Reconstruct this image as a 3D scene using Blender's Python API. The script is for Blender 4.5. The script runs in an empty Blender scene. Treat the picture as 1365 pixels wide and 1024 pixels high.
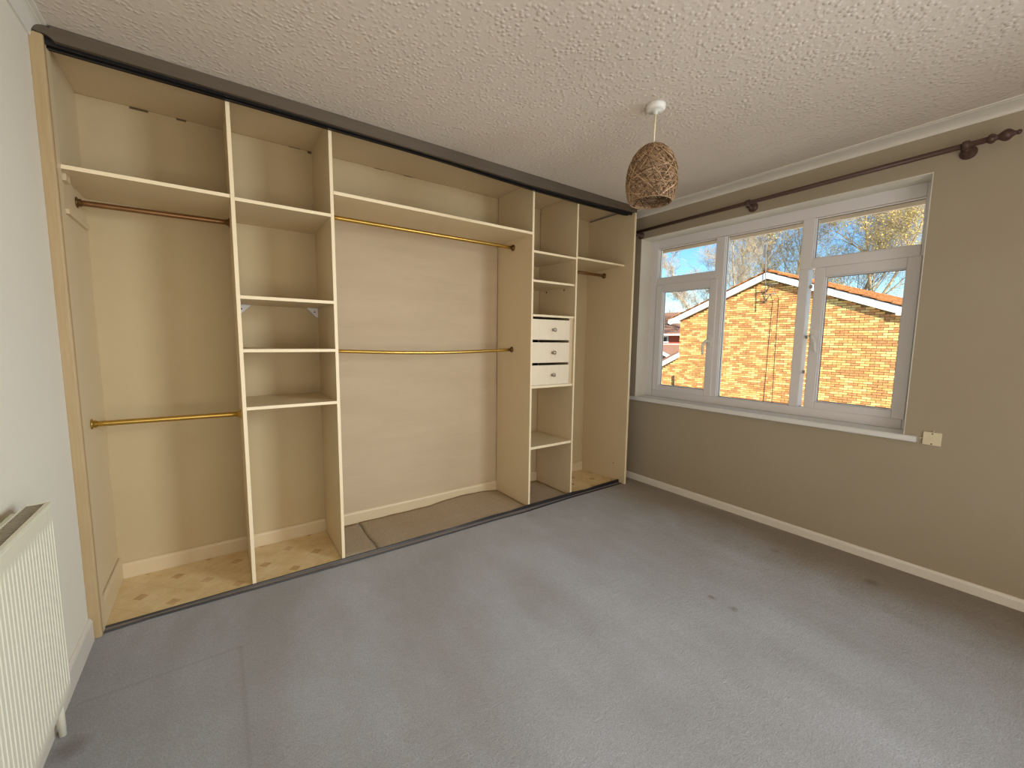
import bpy, bmesh, math, random
from mathutils import Vector, Matrix
rnd = random.Random(7)
scene = bpy.context.scene
COL = scene.collection

# ---------------------------------------------------------------- camera
CAM = Vector((0.49846, -2.32315, 1.27207))
RIGHT = Vector((0.81442086, -0.58015905, 0.01158188))
UP = Vector((0.05135048, 0.09193752, 0.99443985))
FWD = Vector((0.57799809, 0.80929783, -0.10466728))
cam = bpy.data.cameras.new('camera')
cam.sensor_width = 36.0
cam.lens = 548.511 / 1365.0 * 36.0
cam.clip_start = 0.02
cam.clip_end = 500
camo = bpy.data.objects.new('camera', cam)
M = Matrix((RIGHT, UP, -FWD)).transposed().to_4x4()
M.translation = CAM
camo.matrix_world = M
COL.objects.link(camo)
scene.camera = camo

# ---------------------------------------------------------------- world, sun, lights, exposure
scene.view_settings.view_transform = 'Standard'
scene.view_settings.look = 'None'
scene.view_settings.exposure = 0.0
scene.view_settings.gamma = 1.0
scene.view_settings.use_curve_mapping = False
world = bpy.data.worlds.new('world')
scene.world = world
world.use_nodes = True
wn = world.node_tree
wn.nodes.clear()
sky = wn.nodes.new('ShaderNodeTexSky')
sky.sky_type = 'NISHITA'
sky.sun_disc = False
sky.sun_elevation = math.radians(28)
sky.sun_rotation = math.radians(207.8)
sky.air_density = 1.0
sky.dust_density = 0.1
sky.ozone_density = 2.5
bg = wn.nodes.new('ShaderNodeBackground')
bg.inputs['Strength'].default_value = 0.22
wo = wn.nodes.new('ShaderNodeOutputWorld')
hsv = wn.nodes.new('ShaderNodeHueSaturation')
hsv.inputs['Saturation'].default_value = 1.3
wn.links.new(sky.outputs[0], hsv.inputs['Color'])
wn.links.new(hsv.outputs[0], bg.inputs[0])
wn.links.new(bg.outputs[0], wo.inputs[0])

sun = bpy.data.lights.new('sun', 'SUN')
sun.energy = 13.5
sun.angle = math.radians(0.6)
sun.color = (1.0, 0.93, 0.80)
suno = bpy.data.objects.new('sun', sun)
suno.rotation_euler = Vector((1.0, 1.9, -1.15)).to_track_quat('-Z', 'Y').to_euler()
suno.location = (-5, -12, 12)
COL.objects.link(suno)

def area(name, loc, target, sx, sy, power, color, spread=180):
    l = bpy.data.lights.new(name, 'AREA')
    l.shape = 'RECTANGLE'; l.size = sx; l.size_y = sy
    l.energy = power; l.color = color; l.spread = math.radians(spread)
    o = bpy.data.objects.new(name, l)
    o.location = loc
    o.rotation_euler = (Vector(target) - Vector(loc)).to_track_quat('-Z', 'Y').to_euler()
    COL.objects.link(o)
    return o
# added fill lamp out of view, behind the camera on the right, imitating window light
area('fill_light_right', (3.48, -3.35, 1.65), (0.7, -0.3, 0.75), 1.2, 1.2, 37, (0.82, 0.92, 1.0), 90)
# unseen soft fill lamp added behind the camera to brighten the room
area('fill_light_rear', (1.25, -3.8, 1.15), (1.1, -0.6, 2.1), 2.3, 1.9, 54, (1.0, 0.955, 0.915))

# ---------------------------------------------------------------- materials
def srgb(r, g, b):
    f = lambda c: (c / 255 / 12.92) if c / 255 <= 0.04045 else ((c / 255 + 0.055) / 1.055) ** 2.4
    return (f(r), f(g), f(b), 1.0)

class NT:
    def __init__(s, name):
        s.m = bpy.data.materials.new(name); s.m.use_nodes = True
        s.t = s.m.node_tree; s.t.nodes.clear()
        s.out = s.n('ShaderNodeOutputMaterial'); s.b = s.n('ShaderNodeBsdfPrincipled')
        s.l(s.b.outputs[0], s.out.inputs[0])
    def n(s, t, **k):
        x = s.t.nodes.new(t)
        for a, v in k.items(): setattr(x, a, v)
        return x
    def l(s, a, b): s.t.links.new(a, b)
    def geo(s): return s.n('ShaderNodeNewGeometry').outputs['Position']
    def noise(s, scale, detail=3, rough=0.55, vec=None, stretch=None):
        x = s.n('ShaderNodeTexNoise')
        x.inputs['Scale'].default_value = scale; x.inputs['Detail'].default_value = detail
        x.inputs['Roughness'].default_value = rough
        v = vec or s.geo()
        if stretch:
            mp = s.n('ShaderNodeMapping'); mp.inputs['Scale'].default_value = stretch
            s.l(v, mp.inputs[0]); v = mp.outputs[0]
        s.l(v, x.inputs['Vector'])
        return x.outputs['Fac']
    def ramp(s, fac, stops):
        r = s.n('ShaderNodeValToRGB')
        els = r.color_ramp.elements
        while len(els) < len(stops): els.new(0.5)
        for e, (p, c) in zip(els, stops):
            e.position = p
            e.color = c if isinstance(c, tuple) else (c, c, c, 1)
        s.l(fac, r.inputs[0])
        return r.outputs[0]
    def mix(s, fac, a, b):
        x = s.n('ShaderNodeMix', data_type='RGBA')
        if isinstance(fac, (int, float)): x.inputs[0].default_value = fac
        else: s.l(fac, x.inputs[0])
        for i, c in ((6, a), (7, b)):
            if isinstance(c, tuple): x.inputs[i].default_value = c
            else: s.l(c, x.inputs[i])
        return x.outputs[2]
    def math(s, op, a, b=0.0, c=None):
        x = s.n('ShaderNodeMath', operation=op)
        for i, v in enumerate((a, b) if c is None else (a, b, c)):
            if isinstance(v, (int, float)): x.inputs[i].default_value = v
            else: s.l(v, x.inputs[i])
        return x.outputs[0]
    def bump(s, h, strength, dist=0.01):
        x = s.n('ShaderNodeBump'); x.inputs['Strength'].default_value = strength
        x.inputs['Distance'].default_value = dist
        s.l(h, x.inputs['Height']); s.l(x.outputs[0], s.b.inputs['Normal'])
    def color(s, c):
        if isinstance(c, tuple): s.b.inputs['Base Color'].default_value = c
        else: s.l(c, s.b.inputs['Base Color'])
    def rough(s, r): s.b.inputs['Roughness'].default_value = r
    def spec(s, v): s.b.inputs['Specular IOR Level'].default_value = v

def plain(name, c, c2=None, scale=6, rough=0.5, metal=0.0, bump=0.0, bscale=60, spec=0.5, stretch=None, ct=False):
    t = NT(name)
    if c2 is None: c2 = tuple(x * 0.9 for x in c[:3]) + (1,)
    fac = t.noise(scale, 4, 0.6, stretch=stretch)
    if ct: fac = t.ramp(fac, [(0.36, 0.0), (0.64, 1.0)])
    t.color(t.mix(fac, c, c2))
    t.rough(rough); t.b.inputs['Metallic'].default_value = metal; t.spec(spec)
    if bump: t.bump(t.noise(bscale, 3), bump, 0.004)
    return t.m

MT = {}
# room walls: magnolia emulsion with faint staining
def wall_mat(name, c, dirt, bump=0.06, dirt_amt=0.35, low_dirt=0.0):
    t = NT(name)
    n = t.ramp(t.noise(1.6, 5, 0.6), [(0.35, 0.0), (0.75, 1.0)])
    base = t.mix(t.math('MULTIPLY', n, dirt_amt), c, dirt)
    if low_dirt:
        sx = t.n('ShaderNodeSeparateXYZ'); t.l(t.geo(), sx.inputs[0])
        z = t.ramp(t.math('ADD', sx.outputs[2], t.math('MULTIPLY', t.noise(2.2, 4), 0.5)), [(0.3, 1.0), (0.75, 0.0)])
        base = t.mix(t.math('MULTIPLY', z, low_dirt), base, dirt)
    t.color(base); t.rough(0.75); t.spec(0.25)
    t.bump(t.noise(120, 3), bump, 0.004)
    return t.m
MT['wall_left'] = wall_mat('cream_white_emulsion', srgb(236, 230, 214), srgb(228, 219, 200))
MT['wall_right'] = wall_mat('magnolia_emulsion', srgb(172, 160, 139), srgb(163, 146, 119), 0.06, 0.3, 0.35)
MT['wall_plain'] = wall_mat('magnolia_emulsion_plain', srgb(225, 212, 184), srgb(214, 198, 166))

# wall behind the wardrobe: yellowed cream, bare pinkish plaster in the wide bay, dark of the gaps painted on at the top
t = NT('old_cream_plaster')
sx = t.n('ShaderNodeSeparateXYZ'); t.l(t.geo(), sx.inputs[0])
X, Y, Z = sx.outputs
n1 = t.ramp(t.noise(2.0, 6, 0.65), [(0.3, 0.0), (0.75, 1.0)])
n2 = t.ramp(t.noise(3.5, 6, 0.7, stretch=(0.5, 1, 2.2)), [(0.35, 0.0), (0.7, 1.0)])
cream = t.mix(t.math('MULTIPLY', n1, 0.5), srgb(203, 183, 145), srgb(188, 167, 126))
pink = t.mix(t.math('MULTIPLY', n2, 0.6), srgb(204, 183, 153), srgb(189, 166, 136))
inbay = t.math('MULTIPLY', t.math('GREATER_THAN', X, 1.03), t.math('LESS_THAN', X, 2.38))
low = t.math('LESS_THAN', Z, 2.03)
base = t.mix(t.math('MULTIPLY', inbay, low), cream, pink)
# cracks along the ceiling joint, the dark of open gaps painted into the colour
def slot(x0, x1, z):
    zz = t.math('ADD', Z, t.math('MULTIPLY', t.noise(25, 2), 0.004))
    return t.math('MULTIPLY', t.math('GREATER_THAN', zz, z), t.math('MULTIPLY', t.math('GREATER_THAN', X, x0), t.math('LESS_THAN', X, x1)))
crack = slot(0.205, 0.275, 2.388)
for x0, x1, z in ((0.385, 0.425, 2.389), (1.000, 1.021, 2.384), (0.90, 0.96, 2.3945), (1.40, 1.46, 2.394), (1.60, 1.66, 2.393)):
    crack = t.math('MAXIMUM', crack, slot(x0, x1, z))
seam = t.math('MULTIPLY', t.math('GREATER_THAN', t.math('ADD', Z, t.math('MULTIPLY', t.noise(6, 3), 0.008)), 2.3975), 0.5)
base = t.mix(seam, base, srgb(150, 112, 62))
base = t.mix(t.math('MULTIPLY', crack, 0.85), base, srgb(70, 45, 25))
t.color(base); t.rough(0.7); t.spec(0.3)
t.bump(t.noise(70, 4), 0.1, 0.004)
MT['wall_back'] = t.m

# artex ceiling
t = NT('artex_ceiling')
v = t.n('ShaderNodeTexVoronoi'); v.inputs['Scale'].default_value = 48
t.l(t.geo(), v.inputs['Vector'])
lump = t.math('MULTIPLY', t.ramp(v.outputs['Distance'], [(0.0, 1.0), (0.22, 0.85), (0.5, 0.0)]),
              t.ramp(t.noise(13, 2, 0.5), [(0.34, 0.35), (0.62, 1.0)]))
hgt = t.math('MULTIPLY_ADD', t.noise(95, 3, 0.6), 0.3, lump)
t.color(t.mix(t.noise(1.2, 3), srgb(222, 211, 198), srgb(211, 199, 185)))
t.rough(0.8); t.spec(0.25); t.bump(hgt, 0.55, 0.005)
MT['ceiling'] = t.m

# carpet
def carpet(name, c1, c2, stain=True):
    t = NT(name)
    fine = t.noise(190, 5, 0.8)
    patch = t.ramp(t.noise(2.1, 5, 0.62), [(0.3, 0.0), (0.72, 1.0)])
    sweep = t.ramp(t.noise(1.0, 4, 0.6, stretch=(2.4, 0.7, 1)), [(0.35, 0.0), (0.65, 1.0)])
    col = t.mix(t.math('MULTIPLY_ADD', patch, 0.55, t.math('MULTIPLY', sweep, 0.6)), c1, c2)
    col = t.mix(t.ramp(fine, [(0.42, 0.42), (0.58, 0.0)]), col, tuple(x * 0.5 for x in c2[:3]) + (1,))
    tuft = t.ramp(t.noise(48, 5, 0.7), [(0.38, 0.55), (0.6, 0.0)])
    col = t.mix(t.math('MULTIPLY', tuft, 0.25), col, tuple(x * 0.6 for x in c2[:3]) + (1,))
    if stain:
        sx = t.n('ShaderNodeSeparateXYZ'); t.l(t.geo(), sx.inputs[0])
        # dirty brown band along the window wall
        edge = t.ramp(t.math('ADD', sx.outputs[0], t.math('MULTIPLY_ADD', t.noise(3.0, 5, 0.65), 0.34, -0.17)),
                      [(0.0, 0.0), (1.0, 0.0)])
        mr = t.n('ShaderNodeMapRange'); mr.inputs[1].default_value = 2.98; mr.inputs[2].default_value = 3.42
        t.l(t.math('ADD', sx.outputs[0], t.math('MULTIPLY_ADD', t.noise(2.6, 5, 0.65), 0.7, -0.35)), mr.inputs[0])
        col = t.mix(t.math('MULTIPLY', mr.outputs[0], 0.55), col, srgb(166, 140, 102))
        # pressed lines left by furniture
        def line(ax, at, lo, hi, other):
            d = t.math('ABSOLUTE', t.math('SUBTRACT', sx.outputs[ax], at))
            w = t.ramp(d, [(0.0, 1.0), (0.010, 0.0)])
            a = t.math('MULTIPLY', t.math('GREATER_THAN', sx.outputs[other], lo), t.math('LESS_THAN', sx.outputs[other], hi))
            return t.math('MULTIPLY', t.math('MULTIPLY', w, a), 0.16)
        dark = srgb(120, 108, 96)
        col = t.mix(line(1, -0.395, 0.04, 0.52, 0), col, dark)
        col = t.mix(line(0, 0.513, -1.6, -0.39, 1), col, dark)
        # small spots
        wob = t.math('MULTIPLY_ADD', t.noise(40, 3), 0.04, -0.02)
        for px, py, rr, am in ((2.458, -1.334, 0.022, 0.55), (2.456, -1.439, 0.024, 0.4), (2.30, -0.05, 0.05, 0.12), (3.30, -1.75, 0.045, 0.35), (0.06, -0.60, 0.06, 0.4), (3.24, -1.30, 0.035, 0.25)):
            dx = t.math('SUBTRACT', sx.outputs[0], px); dy = t.math('SUBTRACT', sx.outputs[1], py)
            dd = t.math('ADD', t.math('SQRT', t.math('ADD', t.math('MULTIPLY', dx, dx), t.math('MULTIPLY', dy, dy))), wob)
            mr2 = t.n('ShaderNodeMapRange'); mr2.inputs[1].default_value = rr; mr2.inputs[2].default_value = rr * 0.3; t.l(dd, mr2.inputs[0])
            col = t.mix(t.math('MULTIPLY', mr2.outputs[0], am), col, srgb(110, 84, 64))
    t.color(col); t.rough(0.95); t.spec(0.1)
    h = t.math('MULTIPLY_ADD', t.noise(48, 5, 0.7), 0.8, t.math('MULTIPLY', fine, 0.7))
    t.bump(h, 1.0, 0.016)
    return t.m
MT['carpet'] = carpet('grey_beige_carpet', srgb(232, 233, 238), srgb(204, 201, 198))
MT['carpet_old'] = carpet('beige_carpet_offcut', srgb(226, 205, 176), srgb(208, 184, 152), False)

# vinyl floor covering with printed diamonds
t = NT('vinyl_diamond_print')
mp = t.n('ShaderNodeMapping'); t.l(t.geo(), mp.inputs[0])
mp.inputs['Rotation'].default_value = (0, 0, math.radians(45)); mp.inputs['Scale'].default_value = (5.4, 5.4, 5.4)
sx = t.n('ShaderNodeSeparateXYZ'); t.l(mp.outputs[0], sx.inputs[0])
fx = t.math('ABSOLUTE', t.math('SUBTRACT', t.math('FRACT', sx.outputs[0]), 0.5))
fy = t.math('ABSOLUTE', t.math('SUBTRACT', t.math('FRACT', sx.outputs[1]), 0.5))
dia = t.math('MULTIPLY', t.math('LESS_THAN', fx, 0.12), t.math('LESS_THAN', fy, 0.12))
joint = t.math('MAXIMUM', t.math('GREATER_THAN', fx, 0.488), t.math('GREATER_THAN', fy, 0.488))
base = t.mix(t.ramp(t.noise(7, 6, 0.7), [(0.35, 0.0), (0.7, 1.0)]), srgb(236, 214, 168), srgb(216, 184, 128))
base = t.mix(t.math('MULTIPLY', joint, 0.25), base, srgb(196, 160, 108))
base = t.mix(t.math('MULTIPLY', dia, t.ramp(t.noise(14, 4, 0.7), [(0.3, 0.3), (0.7, 0.8)])), base, srgb(180, 130, 70))
t.color(base); t.rough(0.35); t.spec(0.4)
MT['vinyl'] = t.m

MT['melamine'] = plain('cream_melamine', srgb(222, 203, 168), srgb(214, 193, 155), 2.0, 0.42, bump=0.02)
MT['melamine_edge'] = plain('cream_edging', srgb(250, 232, 196), srgb(244, 222, 182), 2.0, 0.4)
MT['strip'] = plain('varnished_pale_timber', srgb(192, 168, 128), srgb(172, 144, 100), 6, 0.45, stretch=(14, 14, 1))
MT['fascia'] = plain('dark_brown_stained_timber', srgb(104, 91, 74), srgb(78, 67, 53), 5, 0.55, bump=0.15, stretch=(1, 14, 14))
MT['black'] = plain('black_plastic_track', srgb(24, 23, 27), srgb(16, 15, 18), 8, 0.32)
MT['trackfloor'] = plain('black_aluminium_track', srgb(46, 43, 45), srgb(30, 28, 30), 8, 0.38, spec=0.6)
MT['trackgrey'] = plain('worn_grey_track_channel', srgb(150, 144, 140), srgb(112, 106, 104), 10, 0.35, stretch=(1, 12, 12))
MT['brass'] = plain('brass_tube', srgb(206, 172, 92), srgb(184, 146, 66), 10, 0.28, metal=0.9)
MT['bronze'] = plain('dulled_bronze_tube', srgb(160, 122, 84), srgb(128, 92, 60), 10, 0.35, metal=0.85)
MT['rose'] = plain('dark_rail_socket', srgb(122, 92, 50), srgb(96, 70, 38), 10, 0.4, metal=0.7)
MT['drawer'] = plain('grained_cream_foil', srgb(243, 229, 204), srgb(232, 212, 180), 5, 0.45, stretch=(14, 14, 1.6))
MT['nickel'] = plain('brushed_nickel', srgb(176, 166, 150), srgb(150, 140, 124), 20, 0.32, metal=0.9)
MT['void'] = plain('dark_drawer_gap', srgb(42, 34, 26), srgb(30, 24, 18), 6, 0.8)
MT['white_plastic'] = plain('white_plastic', srgb(236, 235, 228), srgb(228, 226, 216), 4, 0.35)
MT['bracket'] = plain('white_plastic_bracket', srgb(236, 236, 238), srgb(226, 226, 228), 4, 0.4)
MT['upvc'] = plain('white_upvc', srgb(232, 229, 230), srgb(226, 222, 222), 3, 0.25)
MT['seal'] = plain('grey_rubber_seal', srgb(92, 90, 96), srgb(74, 72, 78), 6, 0.6)
MT['gloss_white'] = plain('white_gloss_paint', srgb(232, 226, 214), srgb(222, 213, 198), 3, 0.3)
MT['sill'] = plain('white_gloss_sill', srgb(236, 236, 234), srgb(228, 227, 224), 3, 0.18, spec=0.8)
MT['reveal'] = plain('white_painted_reveal', srgb(230, 226, 214), srgb(220, 212, 196), 3, 0.6, bump=0.05)
MT['coving'] = plain('white_coving', srgb(231, 226, 216), srgb(222, 216, 204), 2, 0.6)
MT['wood_dark'] = plain('mahogany_pole', srgb(92, 66, 54), srgb(64, 45, 39), 9, 0.38, stretch=(6, 1, 6))
MT['radiator'] = plain('cream_radiator_enamel', srgb(232, 229, 208), srgb(226, 221, 198), 2, 0.4)
MT['rad_grille'] = plain('radiator_grille_dust', srgb(168, 156, 132), srgb(140, 128, 106), 12, 0.6)
MT['cream_plastic'] = plain('aged_cream_plastic', srgb(232, 220, 190), srgb(224, 210, 176), 4, 0.4)
MT['twine'] = plain('brown_paper_twine', srgb(172, 142, 106), srgb(122, 94, 66), 55, 0.7)
MT['twine_pale'] = plain('pale_paper_twine', srgb(208, 176, 138), srgb(170, 130, 92), 55, 0.7)
MT['twine_dark'] = plain('dark_paper_twine', srgb(120, 92, 64), srgb(84, 60, 40), 55, 0.7)
# outside
BR = [((222, 190, 124), (206, 168, 100)), ((218, 174, 108), (204, 150, 86)), ((212, 156, 96), (196, 134, 76)),
      ((228, 202, 138), (214, 180, 112)), ((196, 142, 88), (172, 116, 70))]
for i, (a, b) in enumerate(BR):
    MT['brick%d' % i] = plain('buff_brick_tone_%s' % 'abcde'[i], srgb(*a), srgb(*b), 14, 0.85, bump=0.3, bscale=40, ct=True)
MT['mortar'] = plain('joint_shade_mortar', srgb(118, 94, 56), srgb(98, 78, 46), 8, 0.9)  # mortar darkened to stand in for the shade in the joints
MT['verge'] = plain('white_bargeboard', srgb(240, 239, 236), srgb(230, 228, 224), 2, 0.4)
MT['tile'] = plain('orange_brown_roof_tile', srgb(196, 116, 56), srgb(84, 68, 44), 7, 0.85, bump=0.6, bscale=25, ct=True)
MT['tile_far'] = plain('brown_far_roof_tile', srgb(150, 110, 88), srgb(122, 88, 72), 5, 0.85, bump=0.4, bscale=12)
MT['red_brick'] = plain('red_brick_far', srgb(190, 92, 66), srgb(160, 74, 54), 3, 0.85)
MT['soffit'] = plain('white_soffit_board', srgb(238, 224, 208), srgb(230, 214, 196), 3, 0.45)
MT['aerial'] = plain('grey_aerial_alloy', srgb(112, 110, 108), srgb(88, 86, 84), 8, 0.5)
MT['cable'] = plain('dark_cable', srgb(56, 46, 36), srgb(44, 36, 28), 8, 0.6)
MT['bark'] = plain('sunlit_bark', srgb(196, 176, 140), srgb(146, 126, 94), 2.5, 0.9)
MT['bark_grey'] = plain('grey_bark', srgb(186, 172, 152), srgb(132, 118, 102), 2.5, 0.9)
MT['bud'] = plain('yellow_green_buds', srgb(226, 210, 112), srgb(190, 176, 84), 0.9, 0.8)
MT['ivy'] = plain('ivy_leaf', srgb(190, 186, 100), srgb(128, 138, 66), 1.2, 0.7)
MT['pale_ground'] = plain('pale_bounce_ground', srgb(196, 190, 176), srgb(176, 168, 154), 1.5, 0.95)  # unseen ground, made pale to bounce more light up into the room
t = NT('window_glass')
t.t.nodes.remove(t.b)
tr = t.n('ShaderNodeBsdfTransparent'); tr.inputs[0].default_value = (0.97, 0.985, 0.98, 1)
gl = t.n('ShaderNodeBsdfGlossy'); gl.inputs['Roughness'].default_value = 0.02
fr = t.n('ShaderNodeFresnel'); fr.inputs[0].default_value = 1.35
mx = t.n('ShaderNodeMixShader')
t.l(t.math('MULTIPLY', fr.outputs[0], 0.5), mx.inputs[0]); t.l(tr.outputs[0], mx.inputs[1]); t.l(gl.outputs[0], mx.inputs[2])
t.l(mx.outputs[0], t.out.inputs[0])
MT['glass'] = t.m

# ---------------------------------------------------------------- mesh helpers
WLOC = {}
def props(o, label=None, cat=None, group=None, kind=None):
    if label: o['label'] = label
    if cat: o['category'] = cat
    if group: o['group'] = group
    if kind: o['kind'] = kind
    return o
def thing(name, loc, label=None, cat=None, group=None, kind=None):
    o = bpy.data.objects.new(name, None)
    o.empty_display_size = 0.1
    o.location = loc
    COL.objects.link(o)
    WLOC[o.name] = Vector(loc)
    return props(o, label, cat, group, kind)

class MB:
    def __init__(s): s.v = []; s.f = []; s.mi = []; s.cur = 0; s.sm = []
    def add(s, vs, fs, smooth=False):
        b = len(s.v); s.v += [tuple(p) for p in vs]
        for f in fs: s.f.append([b + i for i in f]); s.mi.append(s.cur); s.sm.append(smooth)
        return s
    def box(s, x0, x1, y0, y1, z0, z1):
        vs = [(x, y, z) for z in (z0, z1) for y in (y0, y1) for x in (x0, x1)]
        return s.add(vs, [(0, 2, 3, 1), (4, 5, 7, 6), (0, 1, 5, 4), (2, 6, 7, 3), (0, 4, 6, 2), (1, 3, 7, 5)])
    def prism(s, poly, axis, a, b):
        # poly: 2-D points in the plane of the two other axes (cyclic order)
        n = len(poly)
        def mk(p, t):
            return {'x': (t, p[0], p[1]), 'y': (p[0], t, p[1]), 'z': (p[0], p[1], t)}[axis]
        vs = [mk(p, a) for p in poly] + [mk(p, b) for p in poly]
        fs = [[i, (i + 1) % n, n + (i + 1) % n, n + i] for i in range(n)]
        fs += [list(range(n))[::-1], list(range(n, 2 * n))]
        return s.add(vs, fs)
    def sweep(s, profs, closed=True, caps=True, smooth=False):
        n = len(profs[0]); b = []
        for p in profs: b += p
        fs = []
        for k in range(len(profs) - 1):
            for i in range(n if closed else n - 1):
                j = (i + 1) % n
                fs.append([k * n + i, k * n + j, (k + 1) * n + j, (k + 1) * n + i])
        if caps and closed:
            m = (len(profs) - 1) * n
            fs += [list(range(n))[::-1], [m + i for i in range(n)]]
        return s.add(b, fs, smooth)
    def tube(s, pts, r, n=10, caps=True, smooth=True):
        pts = [Vector(p) for p in pts]
        rs = r if isinstance(r, (list, tuple)) else [r] * len(pts)
        profs = []; u = None
        for i, p in enumerate(pts):
            d = (pts[min(i + 1, len(pts) - 1)] - pts[max(i - 1, 0)])
            d = d.normalized() if d.length > 1e-9 else Vector((0, 0, 1))
            if u is None:
                u = d.cross(Vector((0, 0, 1)))
                if u.length < 0.1: u = d.cross(Vector((1, 0, 0)))
            u = (u - d * u.dot(d)).normalized()
            w = d.cross(u)
            profs.append([tuple(p + (u * math.cos(2 * math.pi * k / n) + w * math.sin(2 * math.pi * k / n)) * rs[i]) for k in range(n)])
        return s.sweep(profs, True, caps, smooth)
    def lathe(s, o, d, prof, n=24, smooth=True):
        o = Vector(o); d = Vector(d).normalized()
        pts = [o + d * h for h, r in prof]
        return s.tube_dir(pts, [r for h, r in prof], d, n, smooth)
    def tube_dir(s, pts, rs, d, n, smooth):
        u = d.cross(Vector((0, 0, 1)))
        if u.length < 0.1: u = d.cross(Vector((1, 0, 0)))
        u.normalize(); w = d.cross(u)
        profs = [[tuple(p + (u * math.cos(2 * math.pi * k / n) + w * math.sin(2 * math.pi * k / n)) * max(r, 1e-5)) for k in range(n)] for p, r in zip(pts, rs)]
        return s.sweep(profs, True, True, smooth)
    def rotz(s, c, ang):
        ca, sa = math.cos(ang), math.sin(ang)
        s.v = [(c[0] + (x - c[0]) * ca - (y - c[1]) * sa, c[1] + (x - c[0]) * sa + (y - c[1]) * ca, z) for x, y, z in s.v]
        return s
    def build(s, name, mats, parent=None, bevel=0.0, label=None, cat=None, group=None, kind=None, origin=None, seg=2):
        if not isinstance(mats, (list, tuple)): mats = [mats]
        xs, ys, zs = zip(*s.v)
        o0 = Vector(origin) if origin else Vector(((min(xs) + max(xs)) / 2, (min(ys) + max(ys)) / 2, min(zs) if parent is None else (min(zs) + max(zs)) / 2))
        me = bpy.data.meshes.new(name)
        me.from_pydata([(x - o0.x, y - o0.y, z - o0.z) for x, y, z in s.v], [], s.f)
        for m in mats: me.materials.append(MT[m] if isinstance(m, str) else m)
        me.polygons.foreach_set('material_index', s.mi)
        me.polygons.foreach_set('use_smooth', s.sm)
        if len(s.f) < 60000:
            bm = bmesh.new(); bm.from_mesh(me)
            bmesh.ops.recalc_face_normals(bm, faces=bm.faces)
            if bevel:
                es = [e for e in bm.edges if len(e.link_faces) == 2 and e.calc_face_angle(0) > 0.6]
                bmesh.ops.bevel(bm, geom=es, offset=bevel, segments=seg, profile=0.5, affect='EDGES', clamp_overlap=True)
            bm.to_mesh(me); bm.free()
        me.update()
        o = bpy.data.objects.new(name, me)
        COL.objects.link(o)
        WLOC[o.name] = o0
        if parent is not None:
            o.parent = parent
            o.location = o0 - WLOC[parent.name]
        else:
            o.location = o0
        return props(o, label, cat, group, kind)

def bx(*a): return MB().box(*a)

# ---------------------------------------------------------------- room shell
H = 2.402
W = 3.609            # window wall, inner face
YB = 0.529           # wall behind the wardrobe
YR = -3.9            # wall behind the camera
XO = 3.909           # outer face of the window wall
WY0, WY1, WZ0, WZ1 = -1.758, 0.082, 0.745, 2.180     # window opening

bx(-0.2, XO, YR - 0.2, YB + 0.2, -0.12, 0.0).build('floor', 'carpet', kind='structure')
bx(-0.2, XO, YR - 0.2, YB + 0.2, H, H + 0.25).build('ceiling', 'ceiling', kind='structure')
bx(-0.2, 0.0, YR - 0.2, YB + 0.2, 0.0, H).build('wall_left', 'wall_left', kind='structure')
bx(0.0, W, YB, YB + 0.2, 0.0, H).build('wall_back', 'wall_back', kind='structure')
bx(0.0, W, YR - 0.2, YR, 0.0, H).build('wall_front', 'wall_plain', kind='structure')
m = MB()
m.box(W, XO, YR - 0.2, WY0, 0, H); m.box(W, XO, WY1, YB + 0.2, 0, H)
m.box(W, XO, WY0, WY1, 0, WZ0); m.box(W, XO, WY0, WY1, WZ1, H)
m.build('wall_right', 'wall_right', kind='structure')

def skirting(name, path, axis, h=0.052, d=0.015, sgn=1, a=0, b=1, at=0, mat='gloss_white'):
    prof = [(0, 0), (d, 0), (d, h - 0.014), (d - 0.003, h - 0.006), (d - 0.008, h), (0, h)]
    if axis == 'y': poly = [(at + sgn * p, z) for p, z in prof]; mb = MB().prism(poly, 'y', a, b)
    else: poly = [(at + sgn * p, z) for p, z in prof]; mb = MB().prism(poly, 'x', a, b)
    return mb.build(name, mat, kind='structure')
skirting('baseboard_right', None, 'y', 0.056, 0.015, -1, YR, YB, W)
skirting('baseboard_left', None, 'y', 0.10, 0.014, 1, YR, -0.004, 0.0)
skirting('baseboard_back', None, 'x', 0.085, 0.014, -1, 0.02, 3.40, YB, 'melamine')
# skirting inside the first bay
skirting('baseboard_bay', None, 'y', 0.118, 0.014, 1, 0.085, YB, 0.020, 'melamine')

def coving(name, side, down, out, a, b):
    pts = [(0, H), (0, H - down)]
    pts += [(0.006, H - down)]
    for k in range(9):
        th = math.pi / 2 * k / 8
        pts.append((0.008 + (out - 0.024) * (1 - math.cos(th)), H - down + 0.006 + (down - 0.014) * math.sin(th)))
    pts += [(out - 0.014, H - 0.006), (out, H - 0.006), (out, H)]
    poly = [(p, z) if side == 'l' else (W - p, z) for p, z in pts]
    return MB().prism(poly, 'y', a, b).build(name, 'coving', kind='structure')
coving('trim_1', 'r', 0.036, 0.103, YR, YB)
coving('trim_2', 'l', 0.055, 0.050, YR, -0.001)

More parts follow.
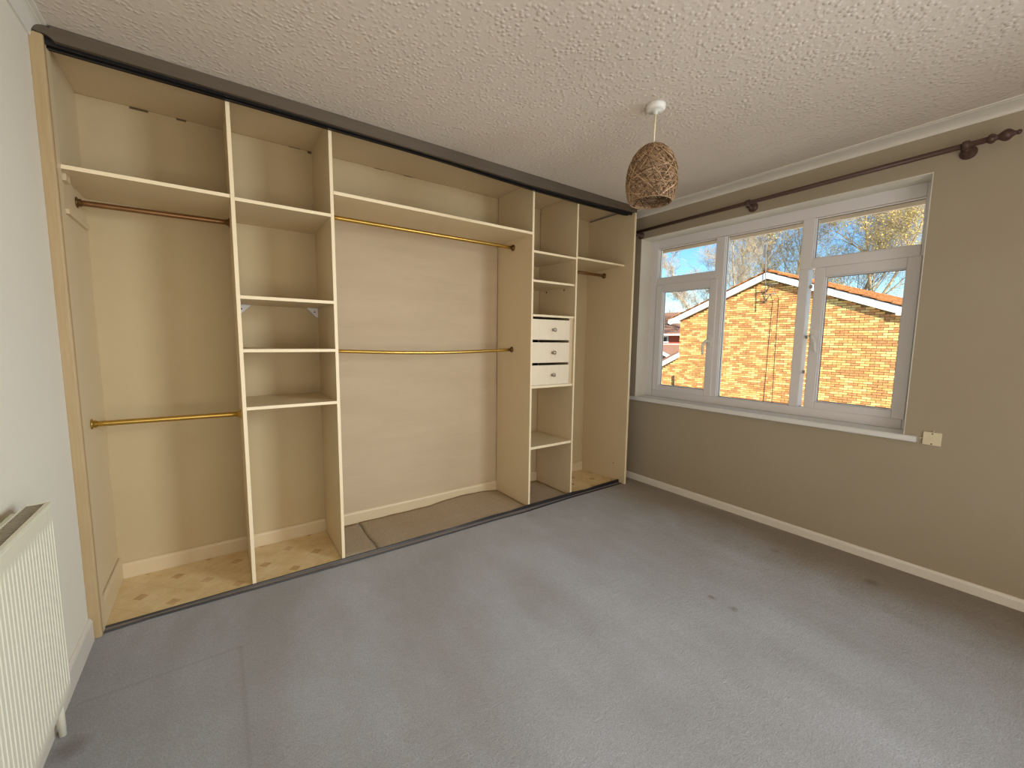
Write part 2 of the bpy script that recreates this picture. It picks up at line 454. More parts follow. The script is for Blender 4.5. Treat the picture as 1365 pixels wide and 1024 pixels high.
# ---------------------------------------------------------------- window
win = thing('window_1', (3.764, -0.84, 0.745), kind='structure')
FX0, FX1 = 3.764, 3.834
FO = (-1.775, 0.10)         # outer frame in y
m = MB()
m.box(FX0, FX1, 0.012, FO[1], 0.777, 2.18)          # left jamb
m.box(FX0, FX1, FO[0], -1.712, 0.777, 2.18)         # right jamb
m.box(FX0, FX1, -1.712, 0.012, 0.777, 0.838)        # bottom
m.box(FX0, FX1, -1.712, 0.012, 2.105, 2.18)         # head
m.build('window_frame', 'upvc', win, 0.004)
bx(FX0 - 0.002, FX1, -0.590, -0.521, 0.838, 2.102).build('mullion', 'upvc', win, 0.004)
bx(FX0 - 0.002, FX1, -1.186, -1.116, 1.776, 2.105).build('mullion', 'upvc', win, 0.004)
bx(FX0 - 0.002, FX1, -1.172, -1.116, 0.838, 1.776).build('mullion', 'upvc', win, 0.004)
bx(FX0 - 0.001, FX1, -0.521, 0.012, 1.782, 1.845).build('transom', 'upvc', win, 0.004)
bx(FX0 - 0.001, FX1, -1.712, -1.186, 1.776, 1.840).build('transom', 'upvc', win, 0.004)
def bead_ring(m, y0, y1, z0, z1, w, x0, x1):
    m.box(x0, x1, y0, y0 + w, z0, z1); m.box(x0, x1, y1 - w, y1, z0, z1)
    m.box(x0, x1, y0 + w, y1 - w, z0, z0 + w); m.box(x0, x1, y0 + w, y1 - w, z1 - w, z1)
    return m
for (y0, y1, z0, z1) in ((-0.521, 0.012, 1.845, 2.102), (-1.116, -0.590, 0.838, 2.102), (-1.712, -1.186, 1.840, 2.102)):
    p = bx(FX0 + 0.034, FX0 + 0.044, y0, y1, z0, z1).build('pane', 'glass', win)
    bead_ring(MB(), y0, y1, z0, z1, 0.005, FX0 + 0.012, FX0 + 0.032).build('glazing_bead', 'upvc', p, 0.001)
    bead_ring(MB(), y0, y1, z0, z1, 0.008, FX0 + 0.0322, FX0 + 0.0336).build('glazing_seal', 'seal', p)

def sash(y0, y1, z0, z1, hinge, ang, handle_y, handle_z, hs):
    def R(mb): return mb.rotz(hinge, ang)
    x0, x1 = FX0 - 0.012, FX0 + 0.045
    st = 0.060
    m = MB()
    m.box(x0, x1, y0, y0 + st, z0, z1); m.box(x0, x1, y1 - st, y1, z0, z1)
    m.box(x0, x1, y0 + st, y1 - st, z0, z0 + st * 0.8); m.box(x0, x1, y0 + st, y1 - st, z1 - st, z1)
    o = R(m).build('sash', 'upvc', win, 0.004)
    gy0, gy1, gz0, gz1 = y0 + st, y1 - st, z0 + st * 0.8, z1 - st
    R(bx(x0 + 0.034, x0 + 0.044, gy0, gy1, gz0, gz1)).build('pane', 'glass', o)
    R(bead_ring(MB(), gy0, gy1, gz0, gz1, 0.006, x0 + 0.012, x0 + 0.032)).build('glazing_bead', 'upvc', o, 0.002)
    R(bead_ring(MB(), gy0, gy1, gz0, gz1, 0.009, x0 + 0.0322, x0 + 0.0336)).build('glazing_seal', 'seal', o)
    # handle: base plate, hub and a curved lever
    m = MB()
    m.box(x0 - 0.008, x0, handle_y - 0.012, handle_y + 0.012, handle_z - 0.045, handle_z + 0.045)
    m.lathe((x0 - 0.036, handle_y, handle_z), (1, 0, 0), [(0, 0.009), (0.004, 0.012), (0.030, 0.012)], 14)
    pts = []
    for k in range(9):
        u = k / 8
        pts.append((x0 - 0.034 - 0.012 * math.sin(u * math.pi), handle_y + hs * 0.034 * math.sin(min(1, u * 1.7) * math.pi / 2), handle_z + 0.004 - 0.115 * u ** 1.25))
    m.tube(pts, [0.010, 0.011, 0.0105, 0.010, 0.009, 0.009, 0.009, 0.009, 0.007], 8)
    R(m).build('handle', 'white_plastic', o, 0)
    return o
sash(-0.550, 0.004, 0.836, 1.782, (FX0, 0.004), 0.0, -0.520, 1.290, 1)
rs = sash(-1.724, -1.205, 0.836, 1.776, (FX0 + 0.03, -1.724), math.radians(-2.2), -1.224, 1.325, -1)
# locking keeps and the stay seen in the gap of the open sash
m = MB()
for z in (1.08, 1.32, 1.66): bx(FX0 + 0.036, FX0 + 0.050, -1.184, -1.1722, z - 0.011, z + 0.011).build('lock_keep', 'nickel', win)
bx(FX0 + 0.02, FX0 + 0.045, -1.60, -1.25, 0.8385, 0.8445).build('friction_stay', 'nickel', win)
# sill board and reveals
m = MB()
m.prism([(3.579, 0.749), (3.583, 0.744), (3.777, 0.744), (3.777, 0.777), (3.586, 0.777), (3.580, 0.772)], 'y', -1.757, 0.0815)
m.prism([(3.579, 0.749), (3.583, 0.744), (3.6088, 0.744), (3.6088, 0.777), (3.586, 0.777), (3.580, 0.772)], 'y', -1.812, -1.757)
m.prism([(3.579, 0.749), (3.583, 0.744), (3.6088, 0.744), (3.6088, 0.777), (3.586, 0.777), (3.580, 0.772)], 'y', 0.0815, 0.135)
m.build('window_sill', 'sill', win)
bx(W, FX0, WY1 - 0.004, WY1, 0.777, WZ1).build('window_reveal', 'reveal', win)
bx(W, FX0, WY0, WY0 + 0.004, 0.777, WZ1).build('window_reveal', 'reveal', win)
bx(W, FX0, WY0 + 0.004, WY1 - 0.004, WZ1 - 0.004, WZ1).build('window_reveal', 'reveal', win)
# eaves of this house seen at the top of the panes
m = MB()
m.box(XO, 4.16, -6.0, 3.0, 2.262, 2.276); m.box(4.166, 4.43, -6.0, 3.0, 2.258, 2.272)
m.box(4.43, 4.455, -6.0, 3.0, 2.222, 2.42); m.box(XO, 4.44, -6.0, 3.0, 2.42, 2.46)
m.build('trim_3', 'soffit', kind='structure')

# ---------------------------------------------------------------- fitted wardrobe
wr = thing('fitted_wardrobe', (1.72, 0.26, 0.0), 'open built-in cream wardrobe filling the whole wall, with shelves, rails and no doors', 'wardrobe')
YD = 0.0715
D = {'a': (0.583, 0.599), 'b': (1.021, 1.037), 'c': (2.374, 2.390), 'd': (2.811, 2.826)}
def board(name, x0, x1, y0, y1, z0, z1, front='y', label=None, parent=wr):
    """melamine board, body plus lighter edging on the front edge"""
    m = MB(); m.box(x0, x1, y0 + 0.0012, y1, z0, z1)
    m.cur = 1; m.box(x0, x1, y0, y0 + 0.0012, z0, z1)
    return m.build(name, ['melamine', 'melamine_edge'], parent, 0.0, label)
for k in 'abcd':
    x0, x1 = D[k]
    board('partition', x0, x1, YD, YB - (0.015 if k else 0), 0.003, 2.394)
board('end_panel', 3.405, 3.428, 0.0, YB, 0.003, 2.380)
# top lining
bx(0.004, 3.404, 0.075, YB - 0.001, 2.396, 2.4015).build('top_panel', 'melamine', wr)
# filler strip by the left wall and side lining
m = MB(); m.prism([(0.0005, 0.0), (0.030, 0.0), (0.034, 0.003), (0.0365, 0.006), (0.0365, 0.026), (0.0005, 0.026)], 'z', 0.003, 2.365)
m.build('filler_strip', 'strip', wr, label='varnished pale timber strip by the left wall')
bx(0.0005, 0.0185, 0.027, YB, 0.003, 2.395).build('side_lining', 'melamine', wr)
bx(0.0187, 0.0365, 0.024, 0.075, 0.003, 2.345).build('side_batten', 'melamine', wr)

# fascia board with the notched, broken left tip
top = [(0.057, 2.4015), (3.428, 2.4015)]
bot = [(3.428, 2.353), (3.0, 2.341), (2.38, 2.331), (1.54, 2.340), (0.67, 2.350), (0.066, 2.351), (0.056, 2.360), (0.045, 2.367), (0.020, 2.368)]
tip = [(0.014, 2.374), (0.018, 2.388), (0.030, 2.395), (0.045, 2.395), (0.057, 2.391)]
MB().prism(top + bot + tip, 'y', -0.001, 0.017).build('fascia_board', 'fascia', wr, label='dark brown stained fascia board')
# ceiling track: plate and three hanging flanges
def zt(x): 
    ks = [(0.0, 2.336), (0.6, 2.337), (1.56, 2.339), (2.0, 2.328), (2.41, 2.319), (2.9, 2.320), (3.41, 2.327)]
    for (xa, za), (xb, zb) in zip(ks, ks[1:]):
        if xa <= x <= xb: return za + (zb - za) * (x - xa) / (xb - xa)
    return ks[-1][1]
m = MB()
def strip_x(m, x0, x1, y0, y1, zlo, zhi, n=14):
    profs = []
    for i in range(n + 1):
        x = x0 + (x1 - x0) * i / n; a = zlo(x); b = zhi(x)
        profs.append([(x, y0, a), (x, y1, a), (x, y1, b), (x, y0, b)])
    m.sweep(profs)
strip_x(m, 0.020, 3.392, 0.0175, 0.070, lambda x: zt(x) + 0.014, lambda x: 2.3955)
strip_x(m, 0.030, 3.386, 0.018, 0.022, lambda x: zt(x) + 0.004, lambda x: zt(x) + 0.014)
strip_x(m, 0.030, 3.355, 0.036, 0.044, zt, lambda x: zt(x) + 0.014)
strip_x(m, 0.030, 3.355, 0.062, 0.069, lambda x: zt(x) + 0.006, lambda x: zt(x) + 0.014)
m.build('ceiling_track', 'black', wr, label='black sliding door track under the fascia')
# floor track, buckled towards the right end
ks = [(0.035, 0.010), (0.5, 0.011), (0.95, 0.012), (1.24, 0.013), (1.56, 0.016), (1.72, 0.013), (2.06, 0.022), (2.20, 0.017), (2.36, 0.026), (2.6, 0.026), (2.85, 0.030), (3.0, 0.021), (3.1, 0.028), (3.3, 0.031), (3.404, 0.031)]
yk = [(0.035, 0.0), (0.19, 0.012), (0.94, -0.006), (1.5, -0.008), (2.04, -0.002), (2.29, -0.012), (2.78, 0.006), (3.404, 0.002)]
def lerp(ks, x):
    for (xa, za), (xb, zb) in zip(ks, ks[1:]):
        if xa <= x <= xb: return za + (zb - za) * (x - xa) / (xb - xa)
    return ks[-1][1]
def ftrack(pf, name, mat, x0, x1, parent, n=70):
    profs = []
    for i in range(n + 1):
        x = x0 + (x1 - x0) * i / n
        profs.append([(x, y + (dy * lerp(yk, x)), z if z >= 0 else lerp(ks, x) + z + 1) for y, dy, z in pf])
    return MB().sweep(profs).build(name, mat, parent)
# z values < 0 mean "ridge height + 1 + z"
ft = ftrack([(0.0225, 1, 0.001), (0.0245, 1, 0.009), (0.0285, 1, 0.009), (0.030, 1, 0.003), (0.058, 0, 0.004), (0.061, 0, -1.0), (0.0695, 0, -1.0), (0.0705, 0, 0.001)], 'floor_track', 'trackfloor', 0.036, 3.404, wr)
props(ft, 'black sliding door track on the floor, buckled at the right')
ftrack([(0.032, 1, 0.0035), (0.033, 1, 0.0062), (0.0572, 0, 0.0062), (0.0585, 0, 0.0035)], 'track_channel', 'trackgrey', 0.037, 3.39, ft)

# shelves: (bay, z top, thickness, front y, x0, x1)
S = 0.0155
xl, xa, xA, xb, xB, xc, xC, xd, xD, xr = 0.0187, 0.583, 0.599, 1.021, 1.037, 2.374, 2.390, 2.811, 2.826, 3.405
def shelf(x0, x1, z, y0=YD, y1=YB - 0.002, th=S): return board('shelf', x0 + 0.0003, x1 - 0.0003, y0, y1, z - th, z)
s1 = shelf(xl, xa, 1.937, 0.0765)
# support battens under the left end of the top shelf
m = MB(); m.prism([(0.170, 1.790), (0.486, 1.785), (0.486, 1.769), (0.170, 1.771)], 'x', 0.0187, 0.030)
m.build('batten', 'melamine', s1)
bx(0.0187, 0.036, 0.14, 0.20, 1.895, 1.9212).build('batten', 'melamine', s1)
shelf(xA, xb, 1.927, YD)
s2 = shelf(xA, xb, 1.474)
for (pts) in ([(0.957, 1.4583), (1.0205, 1.4583), (1.0205, 1.404), (1.010, 1.404)], [(0.5995, 1.4583), (0.668, 1.4583), (0.612, 1.404), (0.5995, 1.404)]):
    b = MB(); b.prism(pts, 'y', 0.505, 0.5265); b.cur = 1
    cx = sum(p[0] for p in pts) / 4; cz = sum(p[1] for p in pts) / 4 + 0.004
    b.lathe((cx, 0.5045, cz), (0, 1, 0), [(0, 0.0045), (0.001, 0.0045)], 10)
    b.build('shelf_bracket', ['bracket', 'void'], s2, label='white corner bracket')
shelf(xA, xb, 1.216)
shelf(xA, xb, 0.929)
shelf(xB, xc, 2.046, 0.069, th=0.017)
shelf(xC, xd, 1.923)
shelf(xC, xd, 1.719, 0.084)
shelf(xC, xd, 1.468, 0.080)
shelf(xC, xd, 0.936, 0.080, th=0.019)
shelf(xC, xd, 0.467, 0.078, th=0.019)
shelf(xD, xr, 1.937, 0.090)
# small plugs under the second shelf of the drawer bay
for y in (0.20, 0.42): MB().lathe((xd, y, 1.685), (-1, 0, 0), [(0, 0.006), (0.006, 0.006), (0.008, 0.003)], 10).build('shelf_peg', 'rose', wr)
# partition fixing scars and pegs
m = MB()
m.lathe((3.405, 0.13, 0.165), (-1, 0, 0), [(0, 0.005), (0.001, 0.005)], 10)
m.build('screw_hole', 'void', wr)

# drawers
for z0, z1 in ((1.281, 1.434), (1.108, 1.262), (0.9385, 1.089)):
    m = MB(); m.box(xC + 0.002, 2.766, 0.076, 0.094, z0, z1)
    d = m.build('drawer', 'drawer', wr, 0.002, 'grained cream drawer front')
    b = MB(); b.box(xC + 0.006, xC + 0.018, 0.0945, 0.46, z0 + 0.004, z1 - 0.035); b.box(2.748, 2.760, 0.0945, 0.46, z0 + 0.004, z1 - 0.035)
    b.box(xC + 0.018, 2.748, 0.45, 0.46, z0 + 0.004, z1 - 0.035); b.box(xC + 0.018, 2.748, 0.0945, 0.45, z0 + 0.004, z0 + 0.010)
    b.build('drawer_box', 'void', d)
    MB().lathe((2.592, 0.0762, (z0 + z1) / 2), (0, -1, 0), [(0, 0.010), (0.003, 0.0075), (0.012, 0.006), (0.017, 0.010), (0.022, 0.0145), (0.028, 0.0145), (0.031, 0.011), (0.032, 0.004)], 18).build('knob', 'nickel', d, label='brushed metal knob')
bx(2.772, 2.8108, 0.092, 0.11, 0.9365, 1.452).build('drawer_filler', 'melamine', wr)
bx(2.772, 2.8108, 0.11, 0.46, 0.9365, 1.452).build('drawer_runner', 'melamine', wr)
bx(xC + 0.004, 2.766, 0.47, 0.48, 0.9365, 1.452).build('drawer_back', 'void', wr)

# clothes rails with end sockets
def rail(p, q, r, mat, sag=0.0, label=None, mid=None):
    p = Vector(p); q = Vector(q); n = 14
    pts = [p.lerp(q, i / n) + Vector((0, 0, -sag * math.sin(math.pi * i / n))) for i in range(n + 1)]
    o = MB().tube(pts, r, 14).build('clothes_rail', mat, wr, label=label)
    d = (q - p).normalized()
    for e, s in ((p, 1), (q, -1)):
        MB().lathe(e, d * s, [(0, r * 1.9), (0.004, r * 1.9), (0.006, r * 1.35), (0.016, r * 1.3), (0.017, r)], 16).build('rail_socket', 'brass' if mat == 'brass' and sag == 0.0 else 'rose', o)
    return o
rail((xl, 0.362, 1.863), (xa, 0.362, 1.870), 0.0125, 'bronze', 0, 'dull bronze clothes rail')
rail((xl, 0.256, 0.876), (xa, 0.290, 0.866), 0.0125, 'brass', 0, 'bright brass clothes rail')
rail((xB, 0.307, 1.974), (xc, 0.307, 1.976), 0.0125, 'brass', 0.001, 'brass clothes rail')
rail((xB, 0.312, 1.200), (xc, 0.312, 1.203), 0.0115, 'brass', 0.018, 'brass clothes rail, sagging in the middle')
rail((xD, 0.318, 1.869), (xr, 0.318, 1.869), 0.0125, 'bronze', 0, 'dull bronze clothes rail')

# ---------------------------------------------------------------- floor coverings left in the bays
def sheet(name, x0, x1, y0, y1, z, mat, label, cat, group=None):
    return bx(x0, x1, y0, y1, 0.0004, z).build(name, mat, None, 0, label, cat, group)
sheet('vinyl_sheet', 0.0345, 0.582, 0.074, 0.514, 0.0035, 'vinyl', 'printed cream vinyl flooring in the first bay beside the left wall', 'flooring', 'vinyl flooring in the wardrobe bays')
sheet('vinyl_sheet', 0.600, 1.020, 0.074, 0.514, 0.0035, 'vinyl', 'printed cream vinyl flooring in the narrow bay under the open shelves with white brackets', 'flooring', 'vinyl flooring in the wardrobe bays')
sheet('vinyl_sheet', 2.827, 3.404, 0.074, 0.514, 0.0035, 'vinyl', 'worn vinyl flooring in the last bay next to the window', 'flooring', 'vinyl flooring in the wardrobe bays')
def offcut(x0, x1, y0, y1, hf, label, nx=40, ny=14):
    m = MB(); vs = []; fs = []
    for j in range(ny + 1):
        for i in range(nx + 1):
            u = i / nx; v = j / ny
            ex = 0.004 * math.sin(u * 37) * v
            x = x0 + (x1 - x0) * u + (0.006 * math.sin(v * 9) * (1 if i in (0,) else 0)); y = y0 + (y1 - y0) * v + (ex if j == ny else 0)
            vs.append((x, y, 0.008 + hf(u, v)))
    for j in range(ny):
        for i in range(nx):
            a = j * (nx + 1) + i; fs.append((a, a + 1, a + nx + 2, a + nx + 1))
    n0 = len(vs)
    rim = [i for i in range(nx + 1)] + [(j + 1) * (nx + 1) - 1 for j in range(1, ny + 1)] + [ny * (nx + 1) + i for i in range(nx - 1, -1, -1)] + [j * (nx + 1) for j in range(ny - 1, 0, -1)]
    for k in rim: vs.append((vs[k][0], vs[k][1], 0.0005))
    for k in range(len(rim)):
        k2 = (k + 1) % len(rim)
        fs.append((rim[k], rim[k2], n0 + k2, n0 + k))
    fs.append([n0 + k for k in range(len(rim))][::-1])
    m.add(vs, fs, False)
    o = m.build('carpet_offcut', 'carpet_old', None, 0, label, 'carpet', 'carpet offcuts in the wardrobe bays')
    for p in o.data.polygons: p.use_smooth = len(p.vertices) == 4 and abs(p.normal.z) > 0.5
    return o
offcut(1.038, 1.222, 0.073, 0.510, lambda u, v: 0.001 * math.sin(u * 5), 'narrow beige carpet offcut at the left end of the wide bay', 12, 10)
offcut(1.228, 2.3735, 0.073, 0.510, lambda u, v: 0.022 * max(0, math.sin((u - 0.45) / 0.55 * math.pi)) * v ** 1.5 if u > 0.45 else 0.0, 'large beige carpet offcut on the floor of the wide bay, humped at the back')
offcut(2.391, 2.8105, 0.073, 0.510, lambda u, v: 0.002 * math.sin(u * 4), 'small beige carpet offcut under the drawers and the low shelf', 14, 10)

# ---------------------------------------------------------------- pendant lamp
PL = (2.268, -1.005)
pend = thing('pendant_lamp', (PL[0], PL[1], H), 'brown woven twine egg shaped pendant lampshade hanging from the ceiling', 'lamp')
MB().lathe((PL[0], PL[1], H), (0, 0, -1), [(0, 0.044), (0.004, 0.045), (0.018, 0.043), (0.024, 0.040), (0.027, 0.034), (0.028, 0.012), (0.040, 0.009), (0.041, 0.004)], 28).build('ceiling_rose', 'white_plastic', pend)
MB().tube([(PL[0], PL[1], H - 0.03), (PL[0] - 0.002, PL[1], 2.30), (PL[0] - 0.004, PL[1], 2.21)], 0.0042, 8).build('cord', 'cream_plastic', pend)
MB().lathe((PL[0] - 0.004, PL[1], 2.222), (0, 0, -1), [(0, 0.012), (0.01, 0.017), (0.05, 0.018), (0.055, 0.020), (0.075, 0.020)], 16).build('lamp_holder', 'white_plastic', pend)
# egg: z from 1.952 (open rim) to 2.222 (small top opening)
SC = Vector((PL[0] - 0.006, PL[1], 2.058))
def egg(th, ph):
    """th from 0 (top) to 1 (rim)"""
    z0, z1 = 2.2215, 1.953
    u = th
    # radius profile
    ks = [(0.0, 0.022), (0.04, 0.047), (0.10, 0.068), (0.2, 0.090), (0.35, 0.108), (0.5, 0.117), (0.65, 0.1195), (0.8, 0.1165), (0.9, 0.110), (1.0, 0.098)]
    r = lerp(ks, min(max(u, 0), 1))
    z = z0 + (z1 - z0) * min(max(u, 0), 1)
    tilt = 0.04
    return Vector((SC.x + r * math.cos(ph) - tilt * (z - 2.22) * -0.25, SC.y + r * math.sin(ph), z))
m = MB(); m2 = MB(); m3 = MB()
for i in range(430):
    ph = rnd.uniform(0, 2 * math.pi); th = rnd.random()
    dph = rnd.choice((-1, 1)) * rnd.uniform(0.04, 0.14); dth = rnd.choice((-1, 1)) * rnd.uniform(0.0, 0.055)
    pts = []; off = rnd.uniform(-0.004, 0.002)
    for k in range(26):
        p = egg(th, ph)
        c = Vector((SC.x, SC.y, p.z)); rdir = (p - c); rdir.z = 0
        if rdir.length > 1e-6: p = p + rdir.normalized() * off
        pts.append(p)
        ph += dph; th += dth
        if th > 1: th = 1; dth = -abs(dth)
        if th < 0: th = 0; dth = abs(dth)
        dth += rnd.uniform(-0.006, 0.006)
    (m2 if i % 4 == 0 else m3 if i % 4 == 1 else m).tube(pts, rnd.uniform(0.0012, 0.0022), 3, caps=True, smooth=False)
rimpts = [egg(1.0, 2 * math.pi * k / 40) for k in range(41)]
m.tube(rimpts, 0.0028, 5, caps=False)
sh = m.build('lamp_shade', 'twine', pend, kind='stuff')
m2.build('pale_strands', 'twine_pale', sh, kind='stuff')
m3.build('dark_strands', 'twine_dark', sh, kind='stuff')
m = MB()
for k in range(3):
    a = k * 2.1
    p = egg(0.02, a); m.tube([(PL[0] - 0.004, PL[1], 2.214), tuple(p)], 0.0015, 5)
m.tube([egg(0.02, 2 * math.pi * k / 20) for k in range(21)], 0.0018, 5, caps=False)
m.build('shade_ring', 'white_plastic', pend)

# ---------------------------------------------------------------- curtain pole
PX = W - 0.08
def pz(y): return 2.2255 + (0.064 - y) * 0.0112
pole = thing('curtain_pole', (PX, -0.9, pz(-0.9)), 'dark mahogany wooden curtain pole fixed above the window', 'curtain pole')
MB().tube([(PX, 0.19, pz(0.19)), (PX, -0.9, pz(-0.9)), (PX, -1.955, pz(-1.955))], 0.0135, 14).build('pole', 'wood_dark', pole)
MB().lathe((PX, -1.945, pz(-1.945)), (0, -1, -0.0), [(0, 0.0135), (0.003, 0.019), (0.012, 0.023), (0.022, 0.019), (0.027, 0.013), (0.034, 0.012), (0.040, 0.017), (0.050, 0.024), (0.060, 0.027), (0.070, 0.023), (0.080, 0.013), (0.085, 0.009), (0.090, 0.009), (0.096, 0.012), (0.102, 0.009), (0.105, 0.002)], 20).build('finial', 'wood_dark', pole)
for y in (0.085, -0.856, -1.876):
    z = pz(y)
    m = MB()
    m.lathe((W - 0.0005, y, z - 0.014), (-1, 0, 0), [(0, 0.032), (0.006, 0.032), (0.012, 0.027), (0.018, 0.018), (0.05, 0.013), (0.062, 0.014), (0.070, 0.018)], 18)
    # cup ring round the pole
    for k in (-1, 1): pass
    m.lathe((PX, y - 0.013, z), (0, 1, 0), [(0, 0.0142), (0.001, 0.020), (0.013, 0.0215), (0.025, 0.020), (0.026, 0.0142)], 18)
    m.build('bracket', 'wood_dark', pole)

# ---------------------------------------------------------------- blank plate by the sill
so = thing('wall_socket_plate', (W, -1.870, 0.772), 'square cream blank outlet plate on the wall at the right end of the window sill', 'outlet')
m = MB(); m.prism([(-1.906, 0.7375), (-1.834, 0.7375), (-1.834, 0.8085), (-1.906, 0.8085)], 'x', W - 0.012, W - 0.0005)
m.build('plate', 'cream_plastic', so, 0.003)
bx(W - 0.0135, W - 0.012, -1.876, -1.864, 0.765, 0.781).build('switch_insert', 'cream_plastic', so, 0.0005)
for z in (0.7455, 0.8005): MB().lathe((W - 0.0120, -1.870, z), (-1, 0, 0), [(0, 0.0035), (0.001, 0.0032), (0.0014, 0.001)], 10).build('screw', 'rose', so)
MB().tube([(W - 0.006, -1.873, 0.8086), (W - 0.006, -1.874, 0.815), (W - 0.003, -1.876, 0.816)], 0.003, 6).build('cable_stub', 'cream_plastic', so)
MB().tube([(W - 0.003, -1.834, 0.772), (W - 0.003, -1.813, 0.766)], 0.003, 6).build('cable', 'cream_plastic', so)

# ---------------------------------------------------------------- radiator
rad = thing('radiator', (0.055, -1.25, 0.0), 'cream ribbed panel radiator mounted on the left wall', 'radiator')
RY1, RY0 = -0.645, -1.85
RX = 0.090
# fluted front panel
prof = []
n = 0
y = RY1
m = MB()
cols = []
pitch = 0.0205
flutes = int((RY1 - RY0) / pitch)
ys = []
for i in range(flutes):
    a = RY1 - i * pitch
    for f, dx in ((0.0, 0.0), (0.30, 0.0), (0.42, -0.0014), (0.58, -0.0014), (0.70, 0.0)): ys.append((a - f * pitch, dx))
ys.append((RY0, 0.0))
zl = [(0.219, 0.0, 0), (0.240, 0.0, 0), (0.252, 0.5, 1), (0.262, 1.0, 1), (0.735, 1.0, 1), (0.748, 0.4, 1), (0.756, 0.0, 0), (0.790, 0.0, 0), (0.796, 0.0, 0)]
vs = []; fs = []
for z, k, _ in zl:
    for yy, dx in ys: vs.append((RX + dx * k - (0.003 if z in (0.219, 0.796) else 0), yy, z))
nn = len(ys)
for j in range(len(zl) - 1):
    for i in range(nn - 1):
        a = j * nn + i; fs.append((a, a + nn, a + nn + 1, a + 1))
m.add(vs, fs)
m.box(RX - 0.018, RX - 0.0062, RY0, RY1, 0.221, 0.794)
m.build('panel', 'radiator', rad)
m = MB(); m.box(0.018, 0.030, RY0 + 0.02, RY1 - 0.02, 0.225, 0.790); m.build('back_panel', 'radiator', rad, 0.003)
# top grille: frame plus bars
m = MB()
m.box(0.040, 0.044, RY0, RY1, 0.788, 0.803); m.box(RX - 0.010, RX + 0.001, RY0, RY1, 0.796, 0.803)
m.box(0.044, RX - 0.010, RY1 - 0.004, RY1, 0.788, 0.803); m.box(0.044, RX - 0.010, RY0, RY0 + 0.004, 0.788, 0.803)
tg = m.build('top_grille', 'radiator', rad, 0.001)
m = MB()
yy = RY1 - 0.010
while yy > RY0 + 0.01:
    m.box(0.044, RX - 0.010, yy - 0.007, yy, 0.796, 0.8005); yy -= 0.0125
m.build('grille_bars', 'rad_grille', tg, kind='stuff')
m = MB(); m.box(0.040, RX - 0.006, RY1 - 0.0035, RY1, 0.222, 0.788); m.build('side_panel', 'radiator', rad)
m = MB()
m.tube([(0.033, -0.53, 0.001), (0.033, -0.53, 0.12), (0.034, -0.535, 0.17), (0.040, -0.56, 0.20), (0.05, -0.60, 0.212), (0.055, -0.66, 0.225)], 0.009, 10)
m.build('pipe', 'radiator', rad)
for y in (-0.9, -1.6): bx(0.0005, 0.018, y - 0.02, y + 0.02, 0.28, 0.74).build('wall_bracket', 'radiator', rad)

# ---------------------------------------------------------------- outside: the brick house
GZ = -2.65
bx(XO, 80, -50, 60, GZ - 0.2, GZ).build('ground', 'pale_ground', kind='structure')
HX = 16.0
hs = thing('brick_house', (HX, 4.3, GZ), 'buff brick gabled house with white bargeboards and orange tiled roof outside the window', 'house')
AY, AZ = 4.33, 3.485      # underside of the bargeboards at the apex
LY, RYW = 7.555, 0.62    # wall corners
SL, SR = 0.41, 0.390
def under(y): return AZ - (SL * (y - AY) if y > AY else SR * (AY - y))
EXT = 9.4
def ext_top(y): return 0.64 - 0.53 * (y - LY) if y > LY else 99
def topz(y): return under(y) if y <= LY + 1e-4 else ext_top(y)
BX = HX + 0.012
m = MB()
poly = [(RYW, GZ), (EXT, GZ), (EXT, ext_top(EXT) + 0.05), (LY, ext_top(LY + 1e-6) + 0.05), (LY, under(LY) + 0.05), (AY, AZ + 0.05), (RYW, under(RYW) + 0.05)]
m.prism(poly, 'x', BX, BX + 20.0)
gw = m.build('gable_wall', 'mortar', hs)
# bricks: stretcher bond, each brick proud of the mortar
BL, BH, JT = 0.212, 0.062, 0.013
bricks = []
row = 0
z = GZ
br = random.Random(3)
while z < AZ:
    y = RYW + (0 if row % 2 else -0.1125)
    while y < EXT:
        y0 = max(y, RYW); y1 = min(y + BL, EXT)
        if y1 - y0 > 0.05:
            if y0 < LY - 0.03 and y1 > LY and z + BH > ext_top(y1) + 0.03: y1 = LY
            lim = min(topz(y0), topz(y1))
            if z + BH < lim + 0.03:
                bricks.append((y0, y1, z, z + BH, br.randrange(5) if br.random() < 0.85 else 4, br.uniform(-0.003, 0.003)))
        y += BL + JT
    z += BH + JT; row += 1
# which ones show largest through the panes
def vis(b):
    y = (b[0] + b[1]) / 2; z = (b[2] + b[3]) / 2
    k = (3.77 - CAM.x) / (HX - CAM.x)
    yy = CAM.y + (y - CAM.y) * k; zz = CAM.z + (z - CAM.z) * k
    return -1.66 < yy < -0.09 and 0.85 < zz < 1.75
order = sorted(range(len(bricks)), key=lambda i: (not (vis(bricks[i]) and bricks[i][1] - bricks[i][0] > 0.2), (bricks[i][0] - CAM.y) ** 2 + (bricks[i][2] - CAM.z) ** 2))
single = set(order[:300])
protos = {}
rest = MB()
for i, (y0, y1, z0, z1, c, dx) in enumerate(bricks):
    if i in single:
        if c not in protos:
            protos[c] = bx(HX, HX + 0.05, y0, y1, z0, z1).build('brick', 'brick%d' % c, gw)
            continue
        o = protos[c].copy()
        COL.objects.link(o)
        o.location = Vector((HX + 0.025 + dx, (y0 + y1) / 2, (z0 + z1) / 2)) - WLOC[gw.name]
    else:
        rest.cur = c
        rest.box(HX + dx, HX + 0.05 + dx, y0, y1, z0, z1)
rest.build('brickwork', ['brick%d' % i for i in range(5)], gw, kind='stuff')
